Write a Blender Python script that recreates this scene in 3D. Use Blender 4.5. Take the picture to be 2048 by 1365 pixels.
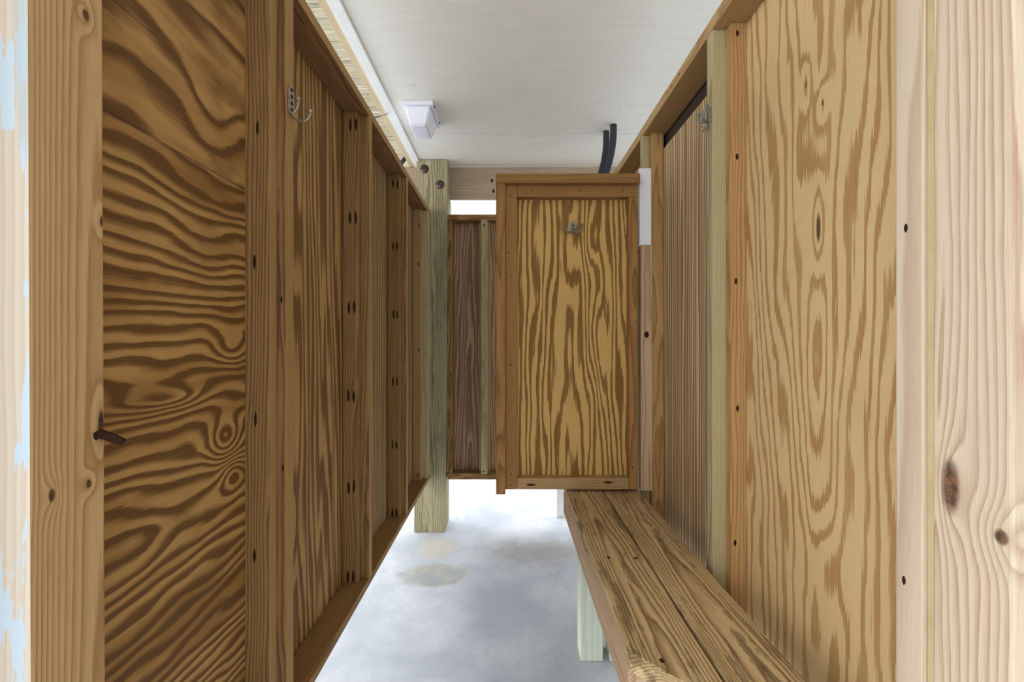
import bpy, bmesh, math, random
from mathutils import Vector

for o in list(bpy.data.objects): bpy.data.objects.remove(o)
SC = bpy.context.scene
COL = SC.collection
F = 900.0            # focal length in pixels of the 2048 px wide frame
CH = 1.255           # eye height above the slab
VX, VY = 1015.0, 682.0

# ------------------------------------------------------------------ camera
cd = bpy.data.cameras.new('camera')
cam = bpy.data.objects.new('camera', cd); COL.objects.link(cam)
cam.location = (0, 0, CH); cam.rotation_euler = (math.pi/2, 0, 0)
cd.sensor_width = 36; cd.lens = F/2048*36
cd.shift_x = (1024-VX)/2048; cd.clip_start = .02
SC.camera = cam

# ------------------------------------------------------------------ light and exposure
SC.view_settings.view_transform = 'Standard'
SC.view_settings.look = 'None'
SC.view_settings.gamma = 1
SC.view_settings.use_curve_mapping = False
SC.view_settings.exposure = 1.72
W = bpy.data.worlds.new('overcast'); SC.world = W; W.use_nodes = True
wn = W.node_tree.nodes; wl = W.node_tree.links
bg = wn['Background']; bg.inputs[0].default_value = (.93, .965, 1.0, 1)
# overcast sky, brightest towards the open side on the left and the far end, dimmer behind the eye
_tc = wn.new('ShaderNodeTexCoord'); _dp = wn.new('ShaderNodeVectorMath'); _dp.operation = 'DOT_PRODUCT'
wl.new(_tc.outputs['Generated'], _dp.inputs[0]); _dp.inputs[1].default_value = (-.68, .68, .12)
_mr = wn.new('ShaderNodeMapRange'); _mr.interpolation_type = 'SMOOTHSTEP'
wl.new(_dp.outputs['Value'], _mr.inputs[0])
_mr.inputs[1].default_value = -.9; _mr.inputs[2].default_value = .9; _mr.inputs[3].default_value = .36; _mr.inputs[4].default_value = 1.75
wl.new(_mr.outputs[0], bg.inputs[1])

def WD(c):
    """timber colours: a little less saturated and yellower than first guessed"""
    r_, g_, b_ = c[:3]; l = .3*r_+.6*g_+.1*b_; k = .98
    r_, g_, b_ = [l+(q-l)*k for q in (r_, g_, b_)]
    return (max(r_*.98, 0), max(g_*1.02, 0), max(b_*.96, .002), 1)
def C(r, g, b):
    f = lambda c: (c/255/12.92) if c/255 <= .04045 else ((c/255+.055)/1.055)**2.4
    return (f(r), f(g), f(b), 1)

# ------------------------------------------------------------------ node helper
class G:
    def __init__(s, name, rough=.75, spec=.3):
        s.m = bpy.data.materials.new(name); s.m.use_nodes = True
        s.t = s.m.node_tree; s.n = s.t.nodes; s.l = s.t.links
        s.b = s.n['Principled BSDF']; s.b.inputs['Roughness'].default_value = rough
        s.b.inputs['Specular IOR Level'].default_value = spec
    def put(s, sock, v):
        if isinstance(v, bpy.types.NodeSocket): s.l.new(v, sock)
        elif isinstance(v, (tuple, list)) and len(v) == 3 and sock.type == 'RGBA': sock.default_value = (*v, 1)
        else: sock.default_value = v
    def ma(s, op, a, b=0.0, c=None, clamp=False):
        x = s.n.new('ShaderNodeMath'); x.operation = op; x.use_clamp = clamp
        s.put(x.inputs[0], a); s.put(x.inputs[1], b)
        if c is not None: s.put(x.inputs[2], c)
        return x.outputs[0]
    def add(s, a, b): return s.ma('ADD', a, b)
    def mul(s, a, b): return s.ma('MULTIPLY', a, b)
    def sub(s, a, b): return s.ma('SUBTRACT', a, b)
    def comb(s, x, y, z):
        n = s.n.new('ShaderNodeCombineXYZ')
        for i, v in enumerate((x, y, z)): s.put(n.inputs[i], v)
        return n.outputs[0]
    def gc(s, attr='gc'):
        a = s.n.new('ShaderNodeAttribute'); a.attribute_name = attr
        p = s.n.new('ShaderNodeSeparateXYZ'); s.l.new(a.outputs['Vector'], p.inputs[0])
        return p.outputs[0], p.outputs[1], p.outputs[2]
    def noise(s, vec, scale=1, detail=2, rough=.5, dist=0):
        n = s.n.new('ShaderNodeTexNoise'); s.put(n.inputs['Vector'], vec)
        n.inputs['Scale'].default_value = scale; n.inputs['Detail'].default_value = detail
        n.inputs['Roughness'].default_value = rough; n.inputs['Distortion'].default_value = dist
        return n.outputs[0]
    def ramp(s, f, stops):
        r = s.n.new('ShaderNodeValToRGB'); e = r.color_ramp.elements
        e[0].position, e[0].color = stops[0][0], stops[0][1]
        e[1].position, e[1].color = stops[-1][0], stops[-1][1]
        for p, c in stops[1:-1]:
            q = e.new(p); q.color = c
        s.put(r.inputs[0], f); return r.outputs[0]
    def step(s, f, a, b):
        r = s.n.new('ShaderNodeMapRange'); r.interpolation_type = 'SMOOTHSTEP'
        s.put(r.inputs[0], f); r.inputs[1].default_value = a; r.inputs[2].default_value = b
        return r.outputs[0]
    def mix(s, f, a, b, mode='MIX'):
        x = s.n.new('ShaderNodeMix'); x.data_type = 'RGBA'; x.blend_type = mode
        s.put(x.inputs[0], f); s.put(x.inputs[6], a); s.put(x.inputs[7], b)
        return x.outputs[2]
    def out(s, col, height=None, strength=.2, dist=.002, rough=None):
        s.put(s.b.inputs['Base Color'], col)
        if rough is not None: s.put(s.b.inputs['Roughness'], rough)
        if height is not None:
            b = s.n.new('ShaderNodeBump'); b.inputs['Strength'].default_value = strength
            b.inputs['Distance'].default_value = dist
            s.l.new(height, b.inputs['Height']); s.l.new(b.outputs[0], s.b.inputs['Normal'])
        return s.m

def knot_terms(g, u, v, field, knots):
    """knots: (u, v, ru, rv, amp, core) bend the grain; core 0..1 gives a dark heart"""
    core = None
    for (ku, kv, ru, rv, amp, cr) in knots:
        du = g.mul(g.sub(u, ku), 1/ru); dv = g.mul(g.sub(v, kv), 1/rv)
        r2 = g.add(g.mul(du, du), g.mul(dv, dv))
        e = g.ma('POWER', 2.71828, g.mul(r2, -1))
        field = g.add(field, g.mul(e, amp))
        if cr > 0:
            m = g.step(r2, (.42*cr)**2*1.5, (.22*cr)**2)
            core = m if core is None else g.ma('MAXIMUM', core, m)
    return field, core

def board_mat(name, light, dark, freq=120, cu=.02, cw=-.03, warp=1.0, knots=(), tint=None, tintamt=.0, contrast=.9, rough=.78, blotch=.35, knotcol=C(60, 32, 18), vs=.9, mildew=0):
    """sawn lumber: growth rings round a pith lying outside the board"""
    g = G(name, rough); u, w, v = g.gc(); light = WD(light); dark = WD(dark)
    lo = g.noise(g.comb(g.mul(u, 9), g.mul(w, 9), g.mul(v, 1.3)), 1, 2)
    lo2 = g.noise(g.comb(g.mul(u, 30), g.mul(w, 30), g.mul(v, 5)), 1, 2)
    du = g.sub(u, g.add(cu, g.mul(g.sub(lo, .5), .05*warp))); dw = g.sub(w, cw)
    r = g.ma('SQRT', g.add(g.mul(du, du), g.mul(dw, dw)))
    f = g.mul(r, freq); f = g.add(f, g.mul(lo2, 1.1*warp)); f = g.add(f, g.mul(v, vs))
    f, core = knot_terms(g, u, v, f, knots)
    fib = g.noise(g.comb(g.mul(u, 700), g.mul(w, 700), g.mul(v, 14)), 1, 3, .6)
    f = g.add(f, g.mul(g.sub(fib, .5), .35))
    t = g.ma('FRACT', f)
    band = g.ramp(t, [(0, (0, 0, 0, 1)), (.35, (.12, .12, .12, 1)), (.74, (.7, .7, .7, 1)), (.86, (1, 1, 1, 1)), (1, (0, 0, 0, 1))])
    amt = g.mul(band, g.add(contrast*.55, g.mul(g.noise(g.comb(g.mul(u, 25), g.mul(w, 25), g.mul(v, 2)), 1, 2), contrast*.75)))
    c = g.mix(amt, light, dark)
    bl = g.noise(g.comb(g.mul(u, 14), g.mul(w, 14), g.mul(v, 3.2)), 1, 4, .6)
    c = g.mix(g.mul(g.step(bl, .45, .75), blotch), c, dark)
    if tint: c = g.mix(g.mul(g.step(g.noise(g.comb(g.mul(u, 6), g.mul(w, 6), g.mul(v, 1.1)), 1.3, 3), .35, .65), tintamt), c, tint)
    c = g.mix(g.mul(g.step(fib, .5, .75), .28), c, (dark[0]*.75, dark[1]*.75, dark[2]*.75, 1))
    if mildew:
        mn = g.noise(g.comb(g.mul(u, 34), g.mul(w, 20), g.mul(v, 5)), 1, 6, .72, .3)
        mk = g.mul(g.step(g.add(mn, g.mul(lo, .35)), .70, .735), mildew)
        c = g.mix(mk, c, (dark[0]*.62, dark[1]*.66, dark[2]*.75, 1))
        pn = g.noise(g.comb(g.mul(u, 22), g.mul(w, 20), g.mul(v, 2.4)), 1.3, 4, .6)
        c = g.mix(g.mul(g.step(pn, .56, .66), .55), c, (min(1, light[0]*1.12), min(1, light[1]*1.14), min(1, light[2]*1.2), 1))
    if core is not None: c = g.mix(g.mul(core, .92), c, g.mix(g.step(g.noise(g.comb(u, w, v), 70, 4, .6, 1.0), .38, .6), (knotcol[0]*.35, knotcol[1]*.35, knotcol[2]*.4, 1), (knotcol[0]*2.2, knotcol[1]*2.2, knotcol[2]*2, 1)))
    return g.out(c, g.add(g.mul(band, -.5), g.mul(fib, .6)), .28, .0016)

def ply_mat(name, light, dark, u0=.0, a=30, b=2.0, nz=3.0, su=5, sv=1.0, knots=(), duty=.5, soft=.12, contrast=1.0, blotch=.3, rough=.72, rag=.18, mid=None, fall=.97):
    """rotary cut plywood: broad cathedral contours with ragged flame tips"""
    g = G(name, rough); u, w, v = g.gc(); light = WD(light); dark = WD(dark)
    if mid: mid = WD(mid)
    n1 = g.noise(g.comb(g.mul(u, su), g.mul(w, su), g.mul(v, sv)), 1, 2, .5)
    n2 = g.noise(g.comb(g.mul(u, su*4), g.mul(w, su), g.mul(v, sv*4)), 1, 2, .5)
    fib = g.noise(g.comb(g.mul(u, 330), g.mul(w, 20), g.mul(v, 5)), 1, 2, .6)
    fine = g.noise(g.comb(g.mul(u, 900), g.mul(w, 20), g.mul(v, 30)), 1, 2, .6)
    du = g.sub(u, u0)
    f = g.mul(g.ma('SQRT', g.add(g.mul(du, du), .0009)), a)
    f = g.add(f, g.mul(v, b)); f = g.add(f, g.mul(n1, nz)); f = g.add(f, g.mul(n2, nz*.22))
    f, core = knot_terms(g, u, v, f, knots)
    f = g.add(f, g.mul(g.sub(fib, .5), rag*2))
    t = g.ma('FRACT', f)
    k = (0, 0, 0, 1); m = (.55, .55, .55, 1); q = (1, 1, 1, 1)
    band = g.ramp(t, [(0, k), (max(.02, 1-duty-soft), k), (1-duty, (.9, .9, .9, 1)), (fall, q), (1, k)])
    var = g.noise(g.comb(g.mul(u, 11), g.mul(w, 5), g.mul(v, 2)), 1, 3, .6)
    amt = g.mul(band, g.add(contrast*.5, g.mul(g.add(g.mul(var, .7), g.mul(fib, .3)), contrast*.9)))
    if mid: light2 = g.mix(g.step(var, .4, .65), light, mid)
    else: light2 = light
    c = g.mix(g.ma('MINIMUM', amt, 1.0), light2, dark)
    bl = g.noise(g.comb(g.mul(u, 7), g.mul(w, 7), g.mul(v, 3)), 1.0, 4, .6)
    c = g.mix(g.mul(g.step(bl, .5, .72), blotch), c, dark)
    c = g.mix(g.mul(g.step(fine, .5, .75), .22), c, (dark[0]*.7, dark[1]*.7, dark[2]*.7, 1))
    if core is not None: c = g.mix(g.mul(core, .9), c, C(72, 42, 20))
    return g.out(c, g.add(g.mul(band, -.4), g.mul(fine, .5)), .22, .0012)

def flat_mat(name, col, rough=.5, spec=.4, metal=0, speck=None, scale=60, amt=.5):
    g = G(name, rough, spec); g.b.inputs['Metallic'].default_value = metal
    tc = g.n.new('ShaderNodeTexCoord')
    n = g.noise(tc.outputs['Object'], scale, 4, .6)
    c = g.mix(g.mul(g.step(n, .45, .65), amt), col, speck or (col[0]*.8, col[1]*.8, col[2]*.8, 1))
    return g.out(c, n, .08, .001)

# ------------------------------------------------------------------ geometry helper
RND = random.Random(7)
def link(name, me, mats, parent=None, base=None):
    o = bpy.data.objects.new(name, me); COL.objects.link(o)
    for m in (mats if isinstance(mats, (list, tuple)) else [mats]): me.materials.append(m)
    if parent is not None: o.parent = parent
    return o

def setgc(me, vecs):
    a = me.attributes.new('gc', 'FLOAT_VECTOR', 'POINT')
    a.data.foreach_set('vector', [c for v in vecs for c in v])

def tag(o, label=None, cat=None, group=None, kind=None):
    if label: o['label'] = label
    if cat: o['category'] = cat
    if group: o['group'] = group
    if kind: o['kind'] = kind
    return o

def empty(name, loc, label=None, cat=None, group=None, kind=None):
    o = bpy.data.objects.new(name, None); COL.objects.link(o); o.location = loc
    o.empty_display_size = .05
    return tag(o, label, cat, group, kind)

def origin_of(parent):
    v = Vector((0, 0, 0))
    while parent is not None:
        v += parent.location; parent = parent.parent
    return v

def finish(bm, name, mats, parent, axis='z', rand=True, across=None, smooth=False, facemat=None, own=None):
    """bm is in world coordinates; own = origin for a top level object"""
    bm.normal_update()
    xs = [v.co for v in bm.verts]
    lo = Vector((min(c.x for c in xs), min(c.y for c in xs), min(c.z for c in xs)))
    sz = Vector((max(c.x for c in xs), max(c.y for c in xs), max(c.z for c in xs))) - lo
    r = Vector((RND.uniform(0, 3), RND.uniform(0, 3), RND.uniform(0, 20))) if rand else Vector((0, 0, 0))
    vec = []
    i = 'xyz'.index(axis); oth = [k for k in range(3) if k != i]
    if across is not None: ua = 'xyz'.index(across)
    else: ua = oth[0] if sz[oth[0]] >= sz[oth[1]] else oth[1]
    wa = [k for k in oth if k != ua][0]
    for c in xs:
        if rand: vec.append((c[ua]-lo[ua]+r[2]*0, c[wa]-lo[wa], c[i]+r[2]))
        else:
            q = (c[0], c[1], c[2]-CH); vec.append((q[ua], q[wa]-(lo[wa]-(CH if wa == 2 else 0)), q[i]))
    if rand:
        du = RND.uniform(-.02, .03)
        vec = [(a+du, b, c) for a, b, c in vec]
    if facemat:
        for f in bm.faces: f.material_index = facemat(f)
    base = origin_of(parent) if parent is not None else Vector(own or (0, 0, 0))
    for v in bm.verts: v.co -= base
    me = bpy.data.meshes.new(name); bm.to_mesh(me); bm.free()
    setgc(me, vec)
    for p in me.polygons: p.use_smooth = smooth
    o = link(name, me, mats, parent)
    if parent is None: o.location = base
    return o

def boxbm(x0, x1, y0, y1, z0, z1, bev=.003, lean=0):
    bm = bmesh.new(); bmesh.ops.create_cube(bm, size=1)
    for v in bm.verts:
        v.co = Vector((x0+(x1-x0)*(v.co.x+.5), y0+(y1-y0)*(v.co.y+.5), z0+(z1-z0)*(v.co.z+.5)))
        v.co.x += lean*(v.co.z-CH)
    if bev: bmesh.ops.bevel(bm, geom=bm.edges[:], offset=bev, segments=2, affect='EDGES', profile=.6)
    return bm

def board(name, x0, x1, y0, y1, z0, z1, mat, parent=None, axis='z', bev=.003, lean=0, rand=True, across=None, facemat=None, own=None):
    """z in metres relative to the eye"""
    return finish(boxbm(x0, x1, y0, y1, CH+z0, CH+z1, bev, lean), name, mat, parent, axis, rand, across, False, facemat, own)

def prismbm(pts, lo, hi, plane='xy', bev=.003):
    bm = bmesh.new()
    def mk(p, h):
        if plane == 'xy': return (p[0], p[1], h)
        if plane == 'yz': return (h, p[0], p[1])
        return (p[0], h, p[1])
    a = [bm.verts.new(mk(p, lo)) for p in pts]; b = [bm.verts.new(mk(p, hi)) for p in pts]
    n = len(pts)
    bm.faces.new(a[::-1]); bm.faces.new(b)
    for i in range(n): bm.faces.new((a[i], a[(i+1) % n], b[(i+1) % n], b[i]))
    bmesh.ops.recalc_face_normals(bm, faces=bm.faces[:])
    if bev: bmesh.ops.bevel(bm, geom=bm.edges[:], offset=bev, segments=2, affect='EDGES', profile=.6)
    return bm

def P(x, y, d): return Vector(((x-VX)*d/F, d, CH-(y-VY)*d/F))

def tubebm(pts, rad, seg=12, bm=None):
    """tube along points; rad is one radius or one per point; ends closed"""
    bm = bm or bmesh.new(); pts = [Vector(p) for p in pts]
    rad = [rad]*len(pts) if not isinstance(rad, (list, tuple)) else rad
    rings = []; up = Vector((0, 0, 1))
    t0 = (pts[1]-pts[0]).normalized()
    nrm = t0.cross(up if abs(t0.z) < .9 else Vector((1, 0, 0))).normalized()
    for i, p in enumerate(pts):
        t = ((pts[min(i+1, len(pts)-1)]-pts[max(i-1, 0)])).normalized()
        nrm = (nrm - t*nrm.dot(t)).normalized(); b = t.cross(nrm)
        rings.append([bm.verts.new(p+(nrm*math.cos(2*math.pi*k/seg)+b*math.sin(2*math.pi*k/seg))*rad[i]) for k in range(seg)])
    for a, c in zip(rings, rings[1:]):
        for k in range(seg): bm.faces.new((a[k], a[(k+1) % seg], c[(k+1) % seg], c[k]))
    bm.faces.new(rings[0][::-1]); bm.faces.new(rings[-1])
    return bm

def bez(p0, p1, p2, p3, n=14):
    out = []
    for i in range(n+1):
        t = i/n; s = 1-t
        out.append(Vector(p0)*s**3+Vector(p1)*3*s*s*t+Vector(p2)*3*s*t*t+Vector(p3)*t**3)
    return out

def ballbm(c, r, bm=None, sc=(1, 1, 1)):
    bm = bm or bmesh.new()
    res = bmesh.ops.create_uvsphere(bm, u_segments=16, v_segments=10, radius=r)
    for v in res['verts']: v.co = Vector((v.co.x*sc[0], v.co.y*sc[1], v.co.z*sc[2]))+Vector(c)
    return bm

def nail(parent, p, normal=(0, -1, 0), w=.006, h=.022, mat=None, name='nail'):
    """a nail head sunk in its pointed rust streak, standing 0.6 mm proud of the board"""
    n = Vector(normal); bm = bmesh.new()
    side = Vector((0, 0, 1)).cross(n).normalized() if abs(n.z) < .9 else Vector((1, 0, 0))
    up = n.cross(side).normalized()
    if abs(n.z) < .9: up = Vector((0, 0, 1))
    else: up = Vector((0, 1, 0))
    N = 14; prof = []
    for k in range(N):
        a = 2*math.pi*k/N; c, s = math.cos(a), math.sin(a)
        rr = abs(s)**1.0
        prof.append((c*w/2*(1-.45*rr**3), s*h/2*(1+RND.uniform(-.12, .12))))
    lowr = [bm.verts.new(p+side*a+up*b-n*.002) for a, b in prof]
    top = [bm.verts.new(p+side*a*.9+up*b*.93+n*.0006) for a, b in prof]
    bm.faces.new(lowr[::-1]); bm.faces.new(top)
    for k in range(N): bm.faces.new((lowr[k], lowr[(k+1) % N], top[(k+1) % N], top[k]))
    bmesh.ops.recalc_face_normals(bm, faces=bm.faces[:])
    # round head
    hb = bmesh.ops.create_uvsphere(bm, u_segments=10, v_segments=6, radius=min(w, h)*.36)
    for v in hb['verts']:
        q = v.co.copy(); v.co = p+side*q.x+up*q.y+n*(q.z*.35+.0008)
    return finish(bm, name, mat or M['stain'], parent, 'z')

# ------------------------------------------------------------------ materials
M = {}
M['near_left'] = board_mat('tan_sawn_wood', C(200, 160, 112), C(156, 112, 68), freq=300, cu=.560, cw=.0, warp=.3, contrast=.95, blotch=.12, vs=3.2,
    knots=[(.544, .394, .012, .020, 1.6, .9), (.545, -.173, .010, .014, 1.4, .9), (.501, -.172, .010, .020, 1.6, .95), (.562, -.105, .012, .05, 1.6, .9), (.564, .150, .008, .02, 1, .8)])
M['near_right'] = board_mat('pale_sawn_wood', C(222, 198, 176), C(180, 140, 112), freq=105, cu=.562, cw=-.004, warp=.8, contrast=.95, blotch=.14, tint=C(200, 196, 178), tintamt=.3, vs=1.2,
    knots=[(.550, -.178, .018, .055, 2.2, 1.5), (.493, -.215, .03, .035, 2, .6)], knotcol=C(84, 54, 38))
M['near_stud'] = board_mat('pinkish_straight_grain', C(218, 194, 174), C(186, 152, 130), freq=230, cu=.9, warp=.15, contrast=.75, blotch=.06)
M['brown'] = board_mat('brown_sawn_wood', C(164, 124, 76), C(100, 68, 34), freq=150, cu=.08, cw=.02, warp=1.1, contrast=1.0, blotch=.4)
M['redbrown'] = board_mat('reddish_brown_wood', C(156, 112, 72), C(88, 56, 34), freq=130, cu=.06, cw=.01, warp=1.3, contrast=1.0, blotch=.45, vs=1.6)
M['edge_tan'] = board_mat('tan_edge_wood', C(176, 136, 86), C(128, 90, 50), freq=170, cu=.09, warp=.4, contrast=.6, blotch=.12)
M['green'] = board_mat('green_treated_wood', C(190, 172, 134), C(138, 118, 80), freq=190, cu=.3, warp=.6, contrast=.85, blotch=.25, tint=C(182, 170, 132), tintamt=.4)
M['post'] = board_mat('weathered_olive_post', C(178, 164, 130), C(92, 78, 52), freq=95, cu=.1, cw=-.06, warp=1.3, contrast=1.0, blotch=.85, tint=C(184, 174, 144), tintamt=.4)
M['leg'] = board_mat('pale_green_treated', C(218, 220, 206), C(178, 180, 158), freq=130, cu=.2, warp=.6, contrast=.7, blotch=.12, tint=C(204, 210, 198), tintamt=.5)
M['orange'] = board_mat('orange_pine', C(192, 150, 98), C(146, 100, 52), freq=110, cu=.07, cw=.02, warp=1.3, contrast=.85, blotch=.3)
M['tan'] = board_mat('tan_pine', C(188, 152, 106), C(136, 98, 60), freq=150, cu=.16, cw=.02, warp=.9, contrast=.8, blotch=.25)
M['bench'] = board_mat('bench_plank', C(214, 182, 138), C(128, 96, 60), freq=210, cu=.07, cw=-.03, warp=1.0, contrast=1.1, blotch=.5, vs=2.2, mildew=.6)
M['apron'] = board_mat('pinkish_board', C(206, 172, 140), C(158, 114, 80), freq=130, cu=.05, cw=.03, warp=1, contrast=.8, blotch=.2)
M['beam'] = board_mat('pinkish_grey_beam', C(186, 164, 142), C(140, 112, 90), freq=70, cu=.25, cw=.03, warp=1.1, contrast=.7, blotch=.4)
M['door_wood'] = board_mat('honey_pine_frame', C(172, 126, 74), C(118, 78, 38), freq=150, cu=.09, cw=.02, warp=1.0, contrast=.85, blotch=.25)
M['cap_wood'] = board_mat('dark_honey_cap', C(160, 116, 66), C(118, 78, 40), freq=220, cu=.2, warp=.5, contrast=.6, blotch=.3)
M['joist'] = board_mat('new_joist_wood', C(222, 200, 168), C(176, 144, 108), freq=150, cu=.05, warp=1.0, contrast=.8, blotch=.2)
M['deck'] = board_mat('weathered_deck_board', C(226, 216, 198), C(134, 118, 98), freq=120, cu=.07, cw=-.02, warp=1.6, contrast=1.1, blotch=.5, tint=C(176, 172, 130), tintamt=.35)
M['dark_board'] = board_mat('dark_board', C(70, 56, 44), C(40, 32, 26), freq=120, warp=.6, contrast=.7, blotch=.3)

M['ply_near_low'] = ply_mat('plywood_wavy_brown', C(182, 138, 80), C(104, 68, 28), u0=-.31, a=40, b=1.0, nz=6.5, su=3.8, sv=1.5, duty=.42, soft=.3, contrast=1.15, blotch=.3, rag=.12, fall=.86,
    knots=[(-.20, .93, .05, .05, 3.0, 0), (-.28, .955, .035, .04, -2.0, 0), (-.02, .95, .05, .07, 2.0, 0), (-.10, .78, .02, .10, 2.2, 0)], mid=C(152, 106, 54))
M['ply_near_top'] = ply_mat('plywood_patchy_brown', C(186, 140, 82), C(104, 68, 30), u0=.15, a=10, b=.6, nz=3.2, su=3.6, sv=1.6, duty=.26, soft=.25, contrast=1.15, blotch=.9, rag=.12, fall=.88,
    knots=[(.46, .9, .06, .07, 1.2, .0)], mid=C(156, 110, 58))
M['ply_left_a'] = ply_mat('plywood_brown_flame', C(182, 140, 84), C(112, 76, 34), u0=1.14, a=26, b=1.2, nz=6.5, su=6, sv=.45, duty=.45, soft=.25, contrast=1.05, blotch=.4, rag=.16, fall=.9,
    knots=[(1.2, .35, .09, .28, 2.6, 0), (1.22, -.5, .07, .16, 2.2, 0)])
M['ply_left_b'] = ply_mat('plywood_brown_straight', C(180, 144, 96), C(112, 80, 44), u0=1.5, a=34, b=.4, nz=2.5, su=6, sv=.5, duty=.5, soft=.35, contrast=1.0, blotch=.2, rag=.12)
M['ply_left_c'] = ply_mat('plywood_greyish_brown', C(174, 142, 106), C(112, 84, 56), u0=2.1, a=30, b=.4, nz=2.2, su=6, sv=.6, duty=.5, soft=.35, contrast=1.0, blotch=.2, rag=.12)
M['ply_right'] = ply_mat('plywood_pale_cathedral', C(220, 186, 136), C(170, 122, 68), u0=.895, a=29, b=-2.0, nz=6.0, su=5.0, sv=.9, duty=.33, soft=.08, contrast=.85, blotch=.14, rag=.34,
    knots=[(.893, .225, .022, .10, 2.4, .7), (.881, .467, .02, .05, 1.6, .3), (.93, .53, .018, .06, 1.5, .3), (.90, -.02, .05, .22, -1.4, 0), (.87, -.42, .08, .1, 1.4, 0)])
M['ply_strip'] = ply_mat('plywood_fine_straight', C(222, 194, 156), C(158, 122, 88), u0=.8, a=50, b=.1, nz=3.4, su=12, sv=.35, duty=.45, soft=.3, contrast=1.2, blotch=.05, rag=.1)
M['ply_right_far'] = M['ply_strip']
M['ply_door'] = ply_mat('plywood_honey_flame', C(212, 168, 100), C(134, 96, 44), u0=.24, a=44, b=1.1, nz=6.0, su=6.5, sv=.75, duty=.42, soft=.03, contrast=1.1, blotch=.06, rag=.3, fall=.98,
    knots=[(.36, .0, .04, .2, 2.5, 0), (.34, .4, .05, .12, 1.8, 0)])
M['ply_back'] = ply_mat('plywood_dull_pinkish', C(196, 160, 132), C(132, 98, 74), u0=-.25, a=44, b=1.2, nz=5.0, su=6, sv=.8, duty=.5, soft=.3, contrast=.9, blotch=.3, rag=.1)

M['stain'] = flat_mat('rust_dark_nail', C(44, 26, 14), .7, .2, speck=C(80, 46, 24), scale=300)
M['screw'] = flat_mat('dark_screw', C(56, 42, 30), .5, .4)
M['bolt'] = flat_mat('rusty_bolt', C(74, 56, 46), .45, .5, .6, C(150, 128, 116), 90, .6)
M['pewter'] = flat_mat('worn_pewter', C(168, 156, 134), .38, .5, .7, C(96, 84, 66), 220, .6)
M['verdigris'] = flat_mat('greenish_worn_metal', C(140, 142, 128), .5, .5, .3, C(72, 72, 62), 240, .7)
M['hole'] = flat_mat('dark_recess', C(34, 30, 24), .8, .2)
M['yellow'] = flat_mat('yellowish_strip', C(204, 186, 140), .6, .3, speck=C(188, 168, 120), scale=20)
M['foam'] = flat_mat('black_foam_sleeve', C(62, 64, 70), .85, .2, speck=C(44, 46, 52), scale=120)
M['white_plastic'] = flat_mat('white_plastic', C(236, 236, 244), .35, .45, speck=C(228, 226, 238), scale=14)
M['white_paint'] = flat_mat('white_painted_trim', C(238, 238, 232), .55, .3, speck=C(228, 226, 216), scale=12)
M['light_patch'] = flat_mat('light_patch_white', C(246, 249, 252), .4, .4, speck=C(240, 245, 250), scale=8)  # white that stands in for the patch of light beside the divider
M['siding'] = flat_mat('white_siding', C(214, 213, 206), .6, .3, speck=C(208, 207, 198), scale=6)
M['wire'] = flat_mat('dull_steel', C(110, 104, 96), .4, .5, .8)

# left post: the face towards the eye keeps flakes of white paint
def peel():
    g = G('peeling_paint_wood', .7); u, w, v = g.gc()
    fib = g.noise(g.comb(g.mul(u, 250), g.mul(w, 250), g.mul(v, 5)), 1, 3)
    t = g.ma('FRACT', g.add(g.mul(w, 95), g.mul(g.noise(g.comb(g.mul(w, 12), g.mul(u, 9), g.mul(v, 1.8)), 1, 3), 2.5)))
    c = g.mix(g.ramp(t, [(0, (0, 0, 0, 1)), (.85, (.6, .6, .6, 1)), (1, (0, 0, 0, 1))]), C(226, 212, 192), C(208, 184, 156))
    n = g.noise(g.comb(g.mul(w, 46), g.mul(u, 30), g.mul(v, 7)), 1, 5, .62, .4)
    c = g.mix(g.step(n, .53, .56), c, C(206, 220, 228))
    n2 = g.noise(g.comb(g.mul(w, 20), g.mul(u, 30), g.mul(v, 2)), 1, 3)
    c = g.mix(g.mul(g.step(n2, .6, .68), .6), c, C(186, 200, 200))
    return g.out(c, n, .2, .002)
M['peel'] = peel()

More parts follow.
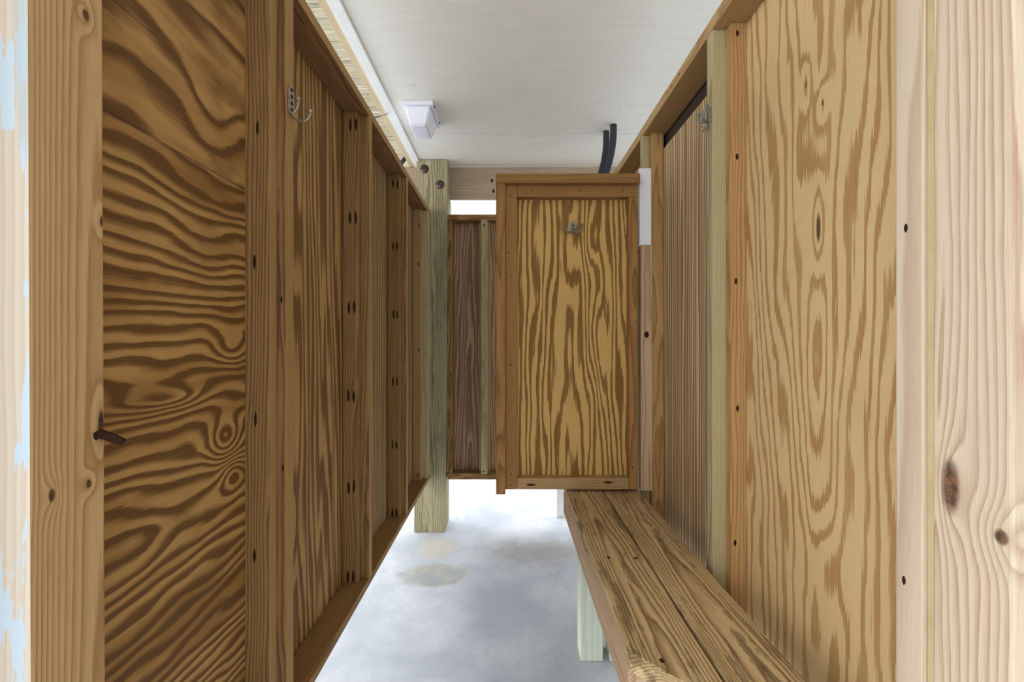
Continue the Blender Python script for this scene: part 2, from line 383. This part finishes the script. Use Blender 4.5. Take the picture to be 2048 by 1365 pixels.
def concrete():
    g = G('pale_concrete', .6, .4)
    tc = g.n.new('ShaderNodeTexCoord'); ob = tc.outputs['Object']
    p = g.n.new('ShaderNodeSeparateXYZ'); g.l.new(ob, p.inputs[0]); x, y = p.outputs[0], p.outputs[1]
    n = g.noise(ob, 2.6, 6, .6, .3); n2 = g.noise(ob, 9, 5, .62, .4); n3 = g.noise(ob, 120, 3, .6)
    c = g.mix(g.step(n, .3, .7), C(172, 178, 190), C(204, 208, 215))
    c = g.mix(g.mul(g.step(n2, .52, .72), .38), c, C(178, 184, 194))
    c = g.mix(g.mul(g.step(n3, .5, .75), .35), c, C(156, 160, 168))
    c = g.mix(g.mul(g.step(g.noise(ob, 34, 6, .7, .5), .52, .6), .22), c, C(160, 166, 176))
    def ell(cx, cy, rx, ry, wob=.35, a=1.15, b=.85):
        du = g.mul(g.sub(x, cx), 1/rx); dv = g.mul(g.sub(y, cy), 1/ry)
        r = g.ma('SQRT', g.add(g.mul(du, du), g.mul(dv, dv)))
        return g.step(g.add(r, g.mul(g.sub(n2, .5), wob*2)), a, b)
    wet = ell(-.40, 2.415, .19, .12, .3)
    c = g.mix(g.mul(wet, .75), c, g.mix(g.step(n2, .4, .6), C(150, 156, 158), C(176, 172, 158)))
    rust = ell(-.43, 2.74, .12, .15, .7, 1.3, .5)
    c = g.mix(g.mul(rust, .4), c, C(206, 186, 146))
    dirt = ell(.21, 2.68, .30, .16, .9, 1.2, .4)
    c = g.mix(g.mul(dirt, .5), c, C(168, 160, 150))
    dirt2 = ell(.02, 2.78, .08, .12, .9, 1.2, .3)
    c = g.mix(g.mul(dirt2, .35), c, C(168, 160, 150))
    # hairline cracks
    iso = g.ma('ABSOLUTE', g.sub(g.noise(ob, 1.3, 5, .55), .5))
    cr = g.mul(g.step(iso, .0022, .0008), g.step(g.noise(ob, 1.1, 2), .5, .56))
    c = g.mix(g.mul(cr, .35), c, C(130, 134, 140))
    # specks of grit
    v2 = g.n.new('ShaderNodeTexVoronoi'); v2.inputs['Scale'].default_value = 11; v2.inputs['Randomness'].default_value = 1
    g.l.new(ob, v2.inputs['Vector'])
    gr = g.mul(g.step(v2.outputs['Distance'], .05, .03), g.step(g.noise(ob, 3.3, 2), .5, .55))
    c = g.mix(g.mul(gr, .7), c, C(90, 88, 84))
    rough = g.sub(.62, g.mul(wet, .46))
    return g.out(c, g.add(n3, g.mul(n2, 1.5)), .12, .002, rough)
M['concrete'] = concrete()

def ceilmat():
    g = G('white_painted_panel', .6, .3)
    tc = g.n.new('ShaderNodeTexCoord'); ob = tc.outputs['Object']
    mp = g.n.new('ShaderNodeMapping'); mp.inputs['Scale'].default_value = (2, 14, 4); g.l.new(ob, mp.inputs[0])
    a = g.noise(mp.outputs[0], 3, 5, .6); b = g.noise(ob, 40, 4, .6)
    c = g.mix(g.mul(g.step(a, .4, .7), .4), C(236, 232, 219), C(224, 219, 203))
    d = g.step(g.noise(ob, 26, 2, .5), .74, .78)
    c = g.mix(g.mul(d, .35), c, C(150, 146, 136))
    return g.out(c, g.add(a, g.mul(b, .4)), .12, .003)
M['ceiling'] = ceilmat()

# ------------------------------------------------------------------ setting: floor, ceiling
def struct(o): o['kind'] = 'structure'; return o
fl = struct(board('floor', -7, 7, -5, 11, -CH-.15, -CH, M['concrete'], bev=0))
bm = boxbm(-.628, 3.6, -2.2, 2.591, CH+1.193, CH+1.205, .0012)
b2 = boxbm(-.628, 3.6, 2.596, 3.079, CH+1.193, CH+1.205, .0012)
m_ = bpy.data.meshes.new('t'); b2.to_mesh(m_); b2.free(); bm.from_mesh(m_)
b2 = boxbm(-.628, 3.6, -2.2, 3.2, CH+1.2052, CH+1.23, 0); m2 = bpy.data.meshes.new('t'); b2.to_mesh(m2); b2.free(); bm.from_mesh(m2)
bpy.data.meshes.remove(m_); bpy.data.meshes.remove(m2)
struct(finish(bm, 'ceiling', M['ceiling'], None, 'x'))
struct(board('trim_1', -.628, -.582, -2.2, 3.06, 1.180, 1.1926, M['white_paint'], axis='y', bev=.0015))

# ------------------------------------------------------------------ left wall
BP0, BP1, TP0, TP1 = -.900, -.873, .828, .8585
XI, XP = -.508, -.595
wlft = empty('wall_left', (XP, .3, CH+BP0), kind='structure')
def inner_face(f): return 1 if f.normal.x > .9 else 0
tp = board('top_plate', XP, XI, .40, 2.948, TP0, TP1, [M['redbrown'], M['edge_tan']], wlft, 'y', facemat=inner_face)
bp = board('bottom_plate', XP, XI, .40, 2.948, BP0, BP1, M['brown'], wlft, 'y')
def stud(wall, x0, x1, y0, y1, z0, z1, mat, nm='stud', axis='z', two=None):
    return board(nm, x0, x1, y0, y1, z0, z1, [mat, two] if two else mat, wall, axis, facemat=inner_face if two else None)
def nails(part, pts, y, w=.007, h=.03, dx=0):
    for (px, py) in pts:
        p = P(px, py, y); nail(part, p, (0, -1, 0), w, h)
# stud 1
s = stud(wlft, XP, XI, 1.032, 1.070, BP1, TP0, M['redbrown'], two=M['edge_tan'])
nails(s, [(566, 936), (563, 599)], 1.032, .005, .018)
s = stud(wlft, -.594, -.528, 1.000, 1.0315, BP1, TP0, M['brown'], 'nailer_strip', two=M['edge_tan'])
nails(s, [(515, 256), (509, 523), (511, 838), (509, 1112)], 1.000, .007, .036)
# stud 2
s = stud(wlft, XP, XI, 1.653, 1.691, BP1, TP0, M['brown'], two=M['edge_tan'])
s = stud(wlft, -.594, -.537, 1.622, 1.6525, BP1, TP0, M['brown'], 'nailer_strip')
nails(s, [(700, 435), (711.5, 435), (698, 616), (708.5, 614), (697, 792), (707.5, 793), (697, 976), (708, 973), (695.5, 1154), (706.5, 1154), (701, 250), (712, 248)], 1.622, .0105, .05)
# stud 3
s = stud(wlft, XP, XI, 2.262, 2.300, BP1, TP0, M['brown'], two=M['edge_tan'])
s = stud(wlft, -.594, -.534, 2.228, 2.2615, BP1, TP0, M['brown'], 'nailer_strip')
nails(s, [(786, 493), (794, 493), (787, 629), (794, 629), (786, 763), (794, 763), (785, 890), (793, 890), (785, 1026), (793, 1026), (786, 367), (795, 369)], 2.228, .0105, .05)
# stud 4 at the far end
s = stud(wlft, XP, XI, 2.850, 2.946, BP1, TP0, M['green'])
s = stud(wlft, -.594, -.540, 2.815, 2.8495, BP1, TP0, M['tan'], 'nailer_strip')
nails(s, [(837, 528), (837, 700), (836, 950), (838, 450)], 2.815, .009, .03)
# sheets
def sheet(x, y0, y1, z0, z1, mat, wall, th=.012, ax='z', ac='y', side=-1):
    x0, x1 = (x-th, x) if side < 0 else (x, x+th)
    return board('plywood_panel', x0, x1, y0, y1, z0, z1, mat, wall, ax, .001, rand=False, across=ac)
# world coordinates are used for grain of sheets: shift grain so that z runs from the eye
sheet(-.582, .40, .999, BP1+.001, .334, M['ply_near_low'], wlft, .012, 'y', 'z')
sheet(-.582, .40, .999, .336, TP0-.001, M['ply_near_top'], wlft, .012, 'y', 'z')
sheet(XP-.0005, 1.00, 1.672, BP0, TP1, M['ply_left_a'], wlft)
sheet(XP-.0005, 1.674, 2.281, BP0, TP1, M['ply_left_b'], wlft)
sheet(XP-.0005, 2.283, 2.946, BP0, TP1, M['ply_left_c'], wlft)

# near left post with peeling paint on the side towards the eye
def post_face(f): return 1 if f.normal.y < -.6 else 0
o = board('wooden_post', -.597, XI, .478, .567, -CH+.0005, 1.19, [M['near_left'], M['peel']], None, 'z', .003, lean=-.0045, rand=False, across='y', facemat=post_face, own=(-.55, .52, 0))
tag(o, 'nearest post on the left, tan wood with flaking white paint on its near face', 'post')
# rusty bent nail in its far edge
o = empty('bent_nail', P(187, 876, .558), 'rusty bent nail sticking out of the nearest left post', 'nail')
finish(tubebm([P(184, 872, .556), P(200, 868, .557)+Vector((.002, 0, 0)), P(215, 874, .558)+Vector((.003, 0, 0)), P(240, 884, .56)+Vector((.004, 0, 0))], [.0045, .0055, .0055, .0045], 10), 'shank', M['stain'], o, smooth=True)
finish(tubebm([P(192, 864, .556), P(186, 878, .5555)], [.006, .005], 8), 'head', M['stain'], o, smooth=True)

# ------------------------------------------------------------------ far post with bolts
pw = -.605
prof = [(2.95, CH*0+.0005), (3.153, .0005), (3.153, CH+.972), (3.078, CH+.972), (3.078, CH+1.192), (2.95, CH+1.192)]
bm = prismbm(prof, pw, pw+.203, 'yz', .004)
for v in bm.verts: v.co.x += .0067*(v.co.z-CH)
po = empty('support_post', (-.52, 3.05, 0), 'thick greenish square timber post with two rusty bolts near its top', 'post')
finish(bm, 'timber', M['post'], po, 'z', True, 'x')
for (bx, by) in ((849, 338), (880, 369)):
    p = P(bx, by, 2.95)
    bm = ballbm(p+Vector((0, .004, 0)), .0235, None, (1, .5, 1))
    tubebm([p+Vector((0, .002, 0)), p+Vector((0, -.002, 0))], .029, 20, bm)
    finish(bm, 'bolt', M['bolt'], po, smooth=True)

# beam under the ceiling at the back
b = board('ceiling_beam', -1.6, 1.9, 3.08, 3.118, .974, 1.1925, M['beam'], None, 'x', own=(0, 3.1, CH+.974))
tag(b, 'pinkish grey beam running across behind the thick post under the white ceiling', 'beam')
for p in ((984, 361), (987, 382)): nail(b, P(*p, 3.08), (0, -1, 0), .018, .03, name='knot')

# ------------------------------------------------------------------ back wall
wb = empty('wall_back', (0, 3.0, CH-.919), kind='structure')
tpb = board('top_plate', -.397, .80, 2.982, 3.07, .803, .84, M['brown'], wb, 'x')
nail(tpb, P(903, 433, 2.982), (0, -1, 0), .012, .012)
board('bottom_plate', -.397, .80, 2.982, 3.07, -.919, -.878, M['brown'], wb, 'x')
board('stud', -.409, -.366, 2.99, 3.069, -.878, .803, M['brown'], wb)
stb = board('stud', -.176, -.133, 2.978, 3.03, -.882, .803, M['green'], wb)
nail(stb, P(968, 450, 2.978), (0, -1, 0), .012, .014); nail(stb, P(967, 943, 2.978), (0, -1, 0), .012, .014)
board('nailer_strip', -.194, -.117, 3.031, 3.069, -.878, .803, M['tan'], wb)
board('stud', .20, .24, 2.99, 3.069, -.878, .803, M['green'], wb)
board('stud', .74, .78, 2.99, 3.069, -.878, .803, M['brown'], wb)
board('plywood_panel', -.409, .80, 3.0705, 3.077, -.919, .84, M['ply_back'], wb, 'z', .001, rand=False, across='x')

# ------------------------------------------------------------------ right wall
RI, RP = .541, .617
wr = empty('wall_right', (RP, .3, CH+BP0), kind='structure')
tpr = board('top_plate', RI, RP+.012, .40, 2.42, .823, .8585, M['tan'], wr, 'y')
for p, r in (((1358, 143), .006), ((1343, 165), .005), ((1255, 305), .005)):
    d = RI*F/(p[0]-VX); nail(tpr, Vector((RI, d, CH+.842)), (-1, 0, 0), r, r*1.6)
board('bottom_plate', RI, RP, .40, 2.42, BP0, BP1, M['brown'], wr, 'y')
sA = stud(wr, RI, RP, 1.1875, 1.223, BP1, .823, M['green'])
s = stud(wr, .575, RP, 1.160, 1.187, BP1, .823, M['orange'], 'nailer_strip')
nails(s, [(1475, 66), (1474, 313), (1472, 562), (1475, 817), (1470, 1086)], 1.160, .008, .018)
sB = stud(wr, RI, .5695, 1.80, 1.837, BP1, .823, M['green'])
s = stud(wr, .570, RP, 1.775, 1.837, BP1, .823, M['orange'], 'nailer_strip')
o = board('light_patch_strip', .5225, .5695, 1.782, 1.7985, .375, .685, M['light_patch'], sB, 'z', .001)  # added strip, its white imitates a bright patch of light on the stud
o['label'] = 'added white strip in place of the patch of light beside the divider'
o = board('scab_board', .524, .5695, 1.767, 1.7985, -.588, .378, M['apron'], sB, 'z', .002)
nail(o, P(1293, 669, 1.767), (0, -1, 0), .02, .03)
sD = stud(wr, RI, RP, 2.38, 2.418, BP1, .823, M['brown'])
s = stud(wr, RI+.004, RP, .5745, .5855, BP1, 1.19, M['yellow'], 'edge_strip')
s['label'] = 'yellowish edge strip'
s = stud(wr, RI, RP, .586, .628, BP1, 1.19, M['near_stud'])
for p in ((1812, 456), (1808, 1161)):
    d = RI*F/(p[0]-VX); nail(s, Vector((RI, d, CH-(p[1]-VY)*d/F)), (-1, 0, 0), .006, .013)
sheet(RP, .40, 1.174, BP0, .8225, M['ply_right'], wr, side=1)
sheet(RP, 1.176, 1.86, BP0, .761, M['ply_strip'], wr, side=1)
sheet(RP, 1.862, 2.42, BP0, .8225, M['ply_strip'], wr, side=1)
board('outer_rail', RP+.0125, RP+.05, 1.10, 2.42, .70, .8585, M['dark_board'], wr, 'y')
o = board('wooden_post', RI, .630, .482, .5725, -CH+.0005, 1.19, M['near_right'], None, 'z', .003, rand=False, across='y', own=(.585, .53, 0))
tag(o, 'nearest post on the right, pale wood with a big oval knot', 'post')
# short end of a joist block hanging over the right plate at the top edge of the view
o = board('wood_block', RI-.008, RI+.035, 1.02, 1.10, .8590, .905, M['redbrown'], None, 'y', own=(RI+.01, 1.06, CH+.859))
tag(o, 'short brown wood block lying on the top plate of the right wall', 'block')

# ------------------------------------------------------------------ divider panel across the stall
dv = empty('divider_panel', (.232, 1.775, CH-.582), 'honey coloured framed plywood divider with a double hook, hanging above the bench end', 'partition')
DX0, DX1 = -.044, .509
board('top_rail', DX0, DX1+.002, 1.73, 1.818, .609, .646, M['cap_wood'], dv, 'x')
board('end_post', DX0, -.0085, 1.733, 1.818, -.592, .6085, M['door_wood'], dv, 'z')
lb = board('side_batten', -.0087, .0375, 1.757, 1.7945, -.580, .6085, M['door_wood'], dv, 'z', .002)
tb = board('top_batten', .038, .5085, 1.757, 1.7945, .563, .6085, M['door_wood'], dv, 'x', .002)
rb = board('side_batten', .474, .5085, 1.757, 1.7945, -.580, .5625, M['door_wood'], dv, 'z', .002)
bb = board('bottom_batten', .038, .4735, 1.757, 1.7945, -.580, -.535, M['tan'], dv, 'x', .002)
board('plywood_panel', -.0087, .508, 1.7943, 1.807, -.580, .6085, M['ply_door'], dv, 'z', .001, rand=False, across='x')
for part, pts in ((lb, [(1021, 391), (1016.6, 505.6), (1023, 550), (1021, 730), (1023.7, 922.7), (1023, 948.7), (1021, 971)]),
                  (tb, [(1063, 381), (1159.5, 380), (1247, 379.5)]), (rb, [(1276, 503), (1271, 644), (1265.5, 934.7)])):
    for p in pts: nail(part, P(*p, 1.757), (0, -1, 0), .006, .008, M['screw'], 'screw')
for p in ((1062, 970), (1216, 965)): nail(bb, P(*p, 1.757), (0, -1, 0), .04, .009, name='knot')

# ------------------------------------------------------------------ bench
BT = -.591
bn = empty('bench', (.376, 1.3, 0), 'weathered two plank wooden bench along the right wall', 'bench')
def poly_board(nm, pts, z0, z1, mat, par, bev=.003):
    return finish(prismbm(pts, CH+z0, CH+z1, 'xy', bev), nm, mat, par, 'y', True, 'x')
pl1 = poly_board('seat_plank', [(.2336, 1.86), (.2336, .8565), (.374, .703), (.374, 1.86)], BT-.040, BT, M['bench'], bn)
pl2 = poly_board('seat_plank', [(.380, 1.86), (.380, .70), (.518, .70), (.518, 1.86)], BT-.040, BT, M['bench'], bn)
for p in ((1217, 1115.6), (1271.5, 1117), (1324, 1321.8)):
    d = -BT*F/(p[1]-VY); nail(pl1, Vector(((p[0]-VX)*d/F, d, CH+BT)), (0, 0, 1), .010, .013)
ap = board('apron', .2350, .2725, .875, 1.885, BT-.129, BT-.0440, M['apron'], bn, 'y')
for p in ((1130, 1010), (1131, 1026)):
    pass
poly_board('apron_corner', [(.2745, .872), (.2455, .866), (.362, .735), (.385, .755)], BT-.129, BT-.0405, M['apron'], bn)
board('rear_rail', .478, .516, .72, 1.86, BT-.129, BT-.0405, M['tan'], bn, 'y')
board('cross_rail', .273, .4775, 1.70, 1.738, BT-.129, BT-.0405, M['tan'], bn, 'x')
board('leg', .287, .374, 1.762, 1.850, -CH+.0005, BT-.0405, M['leg'], bn, 'z')
board('leg', .40, .4775, .76, .848, -CH+.0005, BT-.0405, M['leg'], bn, 'z')
board('leg', .40, .4775, 1.762, 1.850, -CH+.0005, BT-.0405, M['leg'], bn, 'z')

# pale stub seen behind the bench end
o = board('short_post', .350, .412, 3.20, 3.26, -CH+.0005, -.70, M['white_paint'], None, 'z', own=(.38, 3.23, 0))
tag(o, 'short pale post on the slab behind the far end of the bench', 'post')

# ------------------------------------------------------------------ left overhead: joist and deck boards
o = board('deck_joist', -.668, -.629, -.6, 4.42, 1.1935, 1.379, M['joist'], None, 'y', own=(-.65, 1.2, CH+1.193))
tag(o, 'light new wood joist along the left edge of the white ceiling', 'joist')
for i in range(34):
    y = -.55+i*.146
    o = board('deck_board', -2.6, -.60, y, y+.139, 1.380, 1.405, M['deck'], None, 'x', .002, own=(-1.6, y, CH+1.38))
    tag(o, 'weathered mossy deck board overhead between the left wall and the ceiling', 'board', 'deck boards overhead on the left')
# steel wire from plate to joist
o = finish(tubebm([Vector((-.509, 1.70, CH+.843)), Vector((-.569, 2.0325, CH+1.0183)), Vector((-.629, 2.365, CH+1.195))], .0024, 8), 'wire', M['wire'], None, smooth=True, own=(-.509, 1.70, CH+.843))
tag(o, 'thin dark wire from the left wall plate up to the joist', 'wire')
o = finish(tubebm(bez(P(800, 330, 3.0), P(803, 324, 3.0), P(809, 318, 3.0), P(815, 312, 3.0), 6), .014, 10), 'cable_end', M['foam'], None, smooth=True, own=P(805, 322, 3.0))
tag(o, 'short black cable end above the far end of the left wall', 'cable')
# loose white caulk strip at the far end of the trim
o = finish(tubebm(bez(P(808, 262, 3.02), P(812, 285, 3.02), P(822, 300, 3.02), P(828, 326, 3.02), 10), .006, 8), 'loose_strip', M['white_paint'], None, smooth=True, own=P(815, 290, 3.02))
tag(o, 'loose white strip peeling off the joist above the thick post', 'strip')

# ------------------------------------------------------------------ pipes
def pipe(pts, r, lab):
    o = finish(tubebm(pts, r, 18), 'insulated_pipe', M['foam'], None, smooth=True, own=pts[0])
    tag(o, lab, 'pipe')
pa = bez((.585, 2.485, CH+1.1925), (.588, 2.485, CH+1.06), (.565, 2.495, CH+.97), (.505, 2.50, CH+.83), 14)+[Vector((.47, 2.50, CH+.6)), Vector((.46, 2.5, CH+.2))]
pb = bez((.562, 2.56, CH+1.1925), (.565, 2.56, CH+1.06), (.545, 2.56, CH+.97), (.485, 2.56, CH+.83), 14)+[Vector((.45, 2.56, CH+.6)), Vector((.44, 2.56, CH+.2))]
pipe(pa, .0185, 'front of two black foam covered pipes dropping from the ceiling')
pipe(pb, .0175, 'rear of two black foam covered pipes, half hidden by the other')

# ------------------------------------------------------------------ white tapered fixture on the ceiling
fx = empty('ceiling_fixture', (-.448, 2.34, CH+1.193), 'white tapered plastic fixture screwed to the white ceiling', 'light fixture')
finish(boxbm(-.525, -.371, 2.228, 2.482, CH+1.172, CH+1.1925, .003), 'base_plate', M['white_plastic'], fx, 'x')
bm = bmesh.new()
def ring(x0, x1, y0, y1, z): return [bm.verts.new((a, b_, CH+z)) for a, b_ in ((x0, y0), (x1, y0), (x1, y1), (x0, y1))]
r0 = ring(-.512, -.384, 2.240, 2.470, 1.1722); r1 = ring(-.492, -.410, 2.262, 2.425, 1.085)
for k in range(4): bm.faces.new((r0[k], r0[(k+1) % 4], r1[(k+1) % 4], r1[k]))
bm.faces.new(r1); bm.faces.new(r0[::-1]); bmesh.ops.recalc_face_normals(bm, faces=bm.faces[:])
bmesh.ops.bevel(bm, geom=bm.edges[:], offset=.006, segments=3, affect='EDGES')
finish(bm, 'housing', M['white_plastic'], fx, 'x')
for y in (2.27, 2.44):
    finish(ballbm((-.371, y, CH+1.182), .006), 'screw', M['screw'], fx, smooth=True)

# ------------------------------------------------------------------ hooks
def hook_left():
    h = empty('coat_hook', (-.508, 1.051, CH+.56), 'pewter two prong coat hook with a patterned plate on the first left stud', 'hook')
    bm = prismbm([(1.051+.0135*math.cos(a), CH+.562+(.020 if math.sin(a) > 0 else -.020)*1.0+.0135*math.sin(a)) for a in [2*math.pi*k/20+.01 for k in range(20)]], -.5078, -.5035, 'yz', .0012)
    finish(bm, 'plate', M['pewter'], h)
    for k in range(4):
        finish(ballbm((-.5032, 1.051, CH+.586-.0155*k), .0046, None, (.25, 1.1, 1)), 'recess', M['hole'], h, smooth=True)
    zb = CH+.533
    finish(tubebm(bez((-.504, 1.05, zb), (-.494, 1.05, zb-.001), (-.488, 1.05, zb+.012), (-.489, 1.05, zb+.028), 10), [.0036]*11, 10), 'upper_prong', M['pewter'], h, smooth=True)
    finish(ballbm((-.489, 1.05, zb+.032), .0058), 'upper_ball', M['pewter'], h, smooth=True)
    finish(tubebm(bez((-.505, 1.05, zb+.002), (-.492, 1.05, zb-.028), (-.462, 1.05, zb-.024), (-.4605, 1.05, zb-.001), 14), .0036, 10), 'lower_prong', M['pewter'], h, smooth=True)
    finish(ballbm((-.4605, 1.05, zb+.003), .0062), 'lower_ball', M['pewter'], h, smooth=True)
hook_left()
def hook_right():
    y = 1.205; z = CH+.60
    h = empty('coat_hook', (.541, y, z), 'greenish worn coat hook on the right wall stud under the top plate', 'hook')
    finish(prismbm([(y+.011*math.cos(a), z+(.016 if math.sin(a) > 0 else -.016)+.011*math.sin(a)) for a in [2*math.pi*k/20+.01 for k in range(20)]], .5365, .5408, 'yz', .0012), 'plate', M['verdigris'], h)
    for s in (-1, 1):
        finish(tubebm(bez((.537, y, z-.010), (.518, y+s*.004, z-.016), (.514, y+s*.016, z-.004), (.522, y+s*.022, z+.016), 10), .0036, 10), 'prong', M['verdigris'], h, smooth=True)
        finish(ballbm((.522, y+s*.022, z+.018), .0055), 'ball', M['verdigris'], h, smooth=True)
    finish(tubebm(bez((.537, y, z-.02), (.525, y, z-.045), (.522, y, z-.04), (.520, y, z-.022), 8), .0034, 10), 'lower_prong', M['verdigris'], h, smooth=True)
hook_right()
def hook_mid():
    c = P(1145.5, 455, 1.7935)
    h = empty('coat_hook', c, 'small greenish double hook on the plywood of the divider', 'hook')
    finish(prismbm([(c.x+.0125*math.cos(a)*(1 if math.sin(a) > -.2 else .8), c.z+.004+(.019 if math.sin(a) > 0 else .019)*math.sin(a)) for a in [2*math.pi*k/22 for k in range(22)]], c.y-.005, c.y-.0002, 'xz', .001), 'plate', M['verdigris'], h)
    for s in (-1, 1):
        finish(tubebm(bez(c+Vector((0, -.006, -.010)), c+Vector((s*.012, -.02, -.032)), c+Vector((s*.034, -.024, -.026)), c+Vector((s*.0345, -.022, .006)), 12), [.0045]*10+[.004, .0036, .003], 10), 'prong', M['verdigris'], h, smooth=True)
        finish(ballbm(c+Vector((s*.0345, -.022, .007)), .0045), 'ball', M['verdigris'], h, smooth=True)
    finish(ballbm(c+Vector((0, -.005, .008)), .0035), 'screw', M['hole'], h, smooth=True)
    finish(ballbm(c+Vector((0, -.006, -.006)), .0035), 'screw', M['hole'], h, smooth=True)
hook_mid()

# ------------------------------------------------------------------ outside: white house with lap siding
hs = empty('neighbouring_house', (0, 8, 0), 'bright white lap sided wall outside, seen in the gap above the back wall', 'building')
bm = bmesh.new(); z = 0.0; y = 8.0
prof = [(y+.2, 0)]
pts = []
for k in range(46):
    pts += [(y-.012, .10+k*.1), (y, .10+(k+1)*.1-.001)]
pts = [(y+.2, .10)]+pts+[(y+.2, .10+46*.1-.001)]
bm = prismbm(pts, -6, 6, 'yz', 0)
finish(bm, 'siding', M['siding'], hs, 'x')
finish(boxbm(-6, 6, 7.99, 8.2, .0005, .10, .002), 'footing', M['concrete'], hs, 'x')
